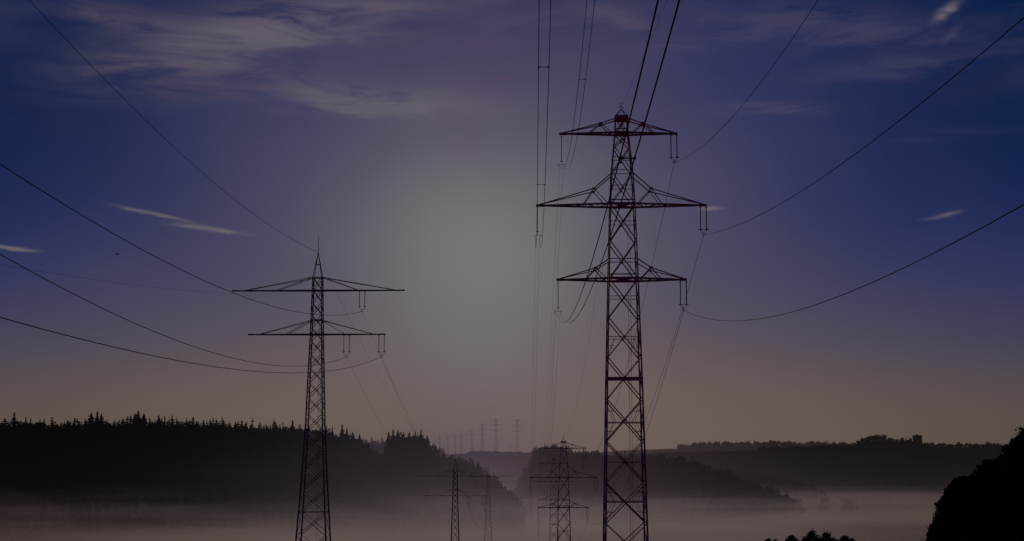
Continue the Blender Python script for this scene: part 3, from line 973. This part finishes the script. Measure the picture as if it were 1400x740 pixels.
su, sv = ray(659, 346)
def body(t, P, x, y, z):
    def gexp(v): return t.m('EXPONENT', t.m('MULTIPLY', v, -1))
    def ss(v, a, b):
        n = t.new('ShaderNodeMapRange', interpolation_type='SMOOTHSTEP')
        t.put(n.inputs[0], v); n.inputs[1].default_value = a; n.inputs[2].default_value = b
        return n.outputs[0]
    h = t.m('MAXIMUM', t.m('ADD', z, 56), 0)
    u = t.m('DIVIDE', x, y)
    n = t.noise(t.mapping(P, scale=(1 / 260, 1 / 150, 1 / 14)), 1, 3, .6)
    ns = t.noise(t.mapping(P, scale=(1 / 1500, 1 / 420, 1 / 4.5), loc=(0, 0, .7)), 1, 2, .5)
    rt = ss(u, .12, .24)
    strata = t.m('ADD', t.m('MULTIPLY', ss(ns, .38, .60), t.m('ADD', 1.15, t.m('MULTIPLY', rt, .5))), t.m('SUBTRACT', .4, t.m('MULTIPLY', rt, .34)))
    n2 = t.noise(t.mapping(P, scale=(1 / 900, 1 / 500, 0), loc=(3.3, 1.2, 0)), 1, 2, .5)
    hh = t.m('MULTIPLY', t.m('MULTIPLY', h, t.m('ADD', t.m('MULTIPLY', n2, -1.5), 1.75)), t.m('SUBTRACT', 1, t.m('MULTIPLY', .28, ss(t.m('MULTIPLY', u, -1), -.06, .05))))       # the top of the mist rises and falls
    nw = t.noise(t.mapping(P, scale=(1 / 190, 1 / 130, 1 / 26), loc=(5, 2, 0)), 1, 4, .62, .8)
    hh = t.m('MAXIMUM', t.m('ADD', hh, t.m('MULTIPLY', t.m('SUBTRACT', nw, .5), 42)), 0)
    low = t.m('MULTIPLY', t.m('MULTIPLY', t.m('SUBTRACT', 1, ss(hh, 5, 27)), .0085), t.m('MULTIPLY', ss(n, .30, .66), strata))
    mid = t.m('MULTIPLY', gexp(t.m('DIVIDE', hh, 19)), t.m('ADD', .0006, t.m('MULTIPLY', gexp(t.m('POWER', t.m('DIVIDE', t.m('ADD', u, .04), .13), 2)), .0034)))
    near = t.m('SUBTRACT', ss(y, 520, 800), t.m('MULTIPLY', t.m('MULTIPLY', ss(u, .16, .24), ss(t.m('MULTIPLY', y, -1), -1300, -1080)), t.m('MULTIPLY', ss(y, 800, 900), .62)))
    left = t.m('SUBTRACT', 1, t.m('MULTIPLY', .6, ss(t.m('MULTIPLY', u, -1), .14, .36)))
    valley = t.m('MULTIPLY', t.m('MULTIPLY', t.m('ADD', low, mid), near), t.m('MULTIPLY', left, ss(t.m('MULTIPLY', y, -1), -2300, -1500)))
    lobe = t.m('MULTIPLY', gexp(t.m('POWER', t.m('DIVIDE', t.m('SUBTRACT', u, .012), .115), 2)), t.m('MULTIPLY', gexp(t.m('DIVIDE', h, 90)), .00024))  # extra haze towards the sun imitates forward-scattered glow
    hz = t.m('MULTIPLY', gexp(t.m('DIVIDE', h, 120)), .000085)
    thin = t.m('MULTIPLY', t.m('ADD', lobe, hz), ss(y, 350, 900))
    dens = t.m('ADD', valley, thin)
    side = t.m('MULTIPLY', t.m('ABSOLUTE', u), 1 / .36, clamp=True)
    warmc = t.mix(side, lin((108, 97, 93)), lin((93, 79, 74)))  # sunward brightening put into the mist colour
    coolc = t.mix(side, lin((86, 77, 90)), lin((68, 60, 66)))
    vc = t.mix(ss(hh, 12, 32), warmc, coolc)
    hc = t.mix(gexp(t.m('POWER', t.m('DIVIDE', t.m('SUBTRACT', u, .012), .12), 2)), lin((84, 73, 69)), lin((104, 80, 86)))  # mauve flare tint near the sun painted into the haze
    fr = t.m('DIVIDE', valley, t.m('ADD', dens, 1e-8))
    return dens, t.mix(fr, hc, vc)
valley_air('mist', 350, 5200, -64, 260, 2600, 4.0, body)

# ------------------------------------------------------------------ sky
su, sv = ray(659, 346)
SAZ, SEL = math.atan(su), math.atan(sv / math.sqrt(1 + su * su))
w = bpy.data.worlds.new("World"); S.world = w; w.use_nodes = True
w.cycles.sampling_method = 'MANUAL'; w.cycles.sample_map_resolution = 256
t = NT(w.node_tree)
tc = t.new('ShaderNodeTexCoord')
sep = t.new('ShaderNodeSeparateXYZ'); t.put(sep.inputs[0], tc.outputs['Generated'])
x_, y_, z_ = sep.outputs
az = t.m('ARCTAN2', x_, y_)
el = t.m('ARCSINE', z_)
elr = t.m('DIVIDE', el, 0.6, clamp=True)
stops = [(0.0, (78, 66, 60)), (0.02, (81, 70, 65)), (.045, (77, 68, 73)), (.08, (59, 57, 86)), (.12, (43, 50, 93)), (.17, (27, 42, 93)), (.22, (15, 37, 91)), (.27, (11, 34, 88)), (.32, (10, 31, 79)), (.6, (3, 16, 48))]
base = t.ramp(elr, [(e / .6, lin(c)) for e, c in stops])
mr = t.new('ShaderNodeMapRange', interpolation_type='SMOOTHSTEP'); t.put(mr.inputs[0], t.m('ABSOLUTE', az)); mr.inputs[1].default_value = .13; mr.inputs[2].default_value = .33
mr2 = t.new('ShaderNodeMapRange', interpolation_type='SMOOTHSTEP'); t.put(mr2.inputs[0], el); mr2.inputs[1].default_value = .10; mr2.inputs[2].default_value = .235
base = t.mix(t.m('MULTIPLY', mr.outputs[0], mr2.outputs[0]), base, lin((0, 29, 71)))
daz = t.m('SUBTRACT', az, SAZ); de = t.m('SUBTRACT', el, SEL)
r2 = t.m('ADD', t.m('POWER', daz, 2), t.m('POWER', t.m('ADD', t.m('MULTIPLY', t.m('MAXIMUM', de, 0), 1.15), t.m('MULTIPLY', t.m('MINIMUM', de, 0), .8)), 2))
r = t.m('SQRT', r2)
# soft unevenness of the glow
nzg = t.noise(t.xyz(t.m('MULTIPLY', az, 9), t.m('MULTIPLY', el, 9), 0), 1, 2, .5)
r = t.m('MULTIPLY', r, t.m('ADD', t.m('MULTIPLY', nzg, .3), .85))
g2 = t.m('MULTIPLY', t.m('EXPONENT', t.m('MULTIPLY', t.m('POWER', t.m('DIVIDE', r, .180), 1.7), -1)), .84)
g1 = t.m('EXPONENT', t.m('MULTIPLY', t.m('POWER', t.m('DIVIDE', r, .074), 2.3), -1))
warm = t.m('MULTIPLY', t.m('EXPONENT', t.m('MULTIPLY', t.m('POWER', t.m('DIVIDE', t.m('MAXIMUM', el, 0), .075), 2), -1)),
           t.m('EXPONENT', t.m('MULTIPLY', t.m('POWER', t.m('DIVIDE', daz, .26), 2), -1)))
c = t.mix(t.m('MULTIPLY', warm, .75), base, lin((116, 103, 90)))
c = t.mix(g2, c, lin((105, 94, 102)))
c = t.mix(t.m('MULTIPLY', warm, .5), c, lin((119, 106, 90)))
c = t.mix(g1, c, lin((116, 116, 116)))
# cirrus
vec = t.xyz(az, el, 0)
cn = t.noise(t.mapping(vec, scale=(7, 34, 1), rot=(0, 0, -.10)), 1, 8, .62, .6)
cn2 = t.noise(t.mapping(vec, scale=(3.2, 8, 1), loc=(1.7, .4, 0)), 1, 3, .5)
cir = t.m('MULTIPLY', t.ramp(cn, [(.45, (0, 0, 0)), (.64, (1, 1, 1))]), t.ramp(cn2, [(.40, (0, 0, 0)), (.62, (1, 1, 1))]))
hi = t.ramp(el, [(.20, (0, 0, 0)), (.29, (1, 1, 1))])
cir = t.m('MULTIPLY', t.m('MULTIPLY', cir, hi), .30)
c = t.mix(cir, c, lin((98, 91, 102)))

NF = t.m('SUBTRACT', t.noise(t.mapping(vec, scale=(60, 140, 1), rot=(0, 0, -.15)), 1, 4, .6, .5), .5)
NC = t.m('SUBTRACT', t.noise(t.mapping(vec, scale=(13, 62, 1), rot=(0, 0, -.06), loc=(.3, .7, 0)), 1, 6, .62, .7), .5)
def blob(c, px, py, hl, hw, tilt, colr, amt, sc=60, sharp=1.0, seed=0):
    """an elongated cloud: centre, half length / half width in photograph points (1/2000 rad), tilt in degrees (down to the right positive)"""
    u, v = ray(px, py)
    a0, e0 = math.atan(u), math.atan(v / math.sqrt(1 + u * u))
    ca, sa = math.cos(math.radians(tilt)), math.sin(math.radians(tilt))
    dx = t.m('SUBTRACT', az, a0); dy = t.m('SUBTRACT', el, e0)
    p_ = t.m('SUBTRACT', t.m('MULTIPLY', dx, ca), t.m('MULTIPLY', dy, sa))
    q_ = t.m('ADD', t.m('MULTIPLY', dx, sa), t.m('MULTIPLY', dy, ca))
    nn = NF if sc > 40 else NC
    q_ = t.m('ADD', q_, t.m('MULTIPLY', nn, hw / F * 2.0))
    d2 = t.m('ADD', t.m('POWER', t.m('DIVIDE', p_, hl / F), 2), t.m('POWER', t.m('DIVIDE', q_, hw / F), 2))
    f = t.m('EXPONENT', t.m('MULTIPLY', t.m('POWER', d2, sharp), -1))
    f = t.m('MULTIPLY', f, t.m('ADD', t.m('MULTIPLY', nn, 5.5 if sc < 40 else 2.4), .85), clamp=True)
    return t.mix(t.m('MULTIPLY', f, amt, clamp=True), c, lin(colr))

for a in [ # px, py, half length, half width, tilt, colour, amount, noise scale, sharpness, seed
    (655, 70, 70, 120, 0, (96, 58, 110), .20, 26, 1, 0),  # violet tint laid over the sky above the sun, not a cloud
    (300, 60, 150, 36, -12, (100, 92, 104), .72, 26, 1, 1),
    (160, 22, 90, 16, 4, (84, 76, 96), .60, 30, 1, 2),
    (420, 30, 130, 22, -6, (102, 94, 106), .62, 26, 1, 3),
    (500, 10, 110, 12, -3, (96, 84, 100), .6, 28, 1, 4),
    (290, 100, 130, 18, 0, (78, 68, 92), .45, 24, 1, 5),
    (500, 134, 150, 20, 3, (102, 95, 106), .72, 22, 1, 6),
    (330, 118, 110, 14, -4, (80, 66, 92), .35, 24, 1, 7),
    (860, 28, 80, 14, 20, (84, 74, 98), .55, 34, 1, 8),
    (1040, 30, 190, 26, 5, (70, 66, 94), .5, 26, 1, 9),
    (1180, 40, 130, 22, 8, (68, 64, 94), .5, 24, 1, 10),
    (1230, 90, 130, 14, -3, (72, 68, 96), .45, 26, 1, 11),
    (1045, 149, 62, 8, 2, (94, 84, 104), .55, 34, 1, 12),
    (1290, 186, 90, 8, 0, (58, 60, 96), .3, 30, 1, 13),
    (212, 293, 46, 2.7, 10, (112, 106, 112), .8, 60, 1.3, 14),
    (284, 313, 42, 3.2, 6, (118, 112, 112), .85, 60, 1.3, 15),
    (12, 339, 34, 2.8, 4, (112, 104, 108), .8, 60, 1.3, 16),
    (1294, 294, 16, 2.8, -12, (108, 98, 110), .8, 70, 1.2, 17),
    (1272, 299, 12, 2.0, 0, (84, 76, 100), .5, 70, 1.2, 18),
    (1294, 15, 18, 7, -32, (112, 104, 118), .8, 60, 1.2, 19),
    (972, 285, 17, 3.0, 0, (118, 104, 114), .7, 60, 1.3, 20),
    (1300, 48, 16, 4, -40, (78, 72, 100), .45, 60, 1, 21),
]:
    c = blob(c, *a)
sky = t.new('ShaderNodeTexSky', sky_type='NISHITA')
sky.sun_disc = False
sky.sun_elevation = SEL
sky.sun_rotation = SAZ
bg1 = t.new('ShaderNodeBackground'); t.put(bg1.inputs[0], c); bg1.inputs[1].default_value = 1.0
bg2 = t.new('ShaderNodeBackground'); t.put(bg2.inputs[0], sky.outputs[0]); bg2.inputs[1].default_value = 0.0001
ad = t.new('ShaderNodeAddShader'); t.put(ad.inputs[0], bg1.outputs[0]); t.put(ad.inputs[1], bg2.outputs[0])
o = t.new('ShaderNodeOutputWorld'); t.put(o.inputs[0], ad.outputs[0])

# ------------------------------------------------------------------ sun
sun = bpy.data.lights.new('sun', 'SUN')
sun.energy = 0.35; sun.angle = math.radians(1.0); sun.color = (1.0, .82, .70)
so = bpy.data.objects.new('sun', sun); COL.objects.link(so)
dirv = Vector((math.sin(SAZ) * math.cos(SEL), math.cos(SAZ) * math.cos(SEL), math.sin(SEL)))
so.rotation_euler = dirv.to_track_quat('Z', 'Y').to_euler()
so.location = (0, 0, 80)
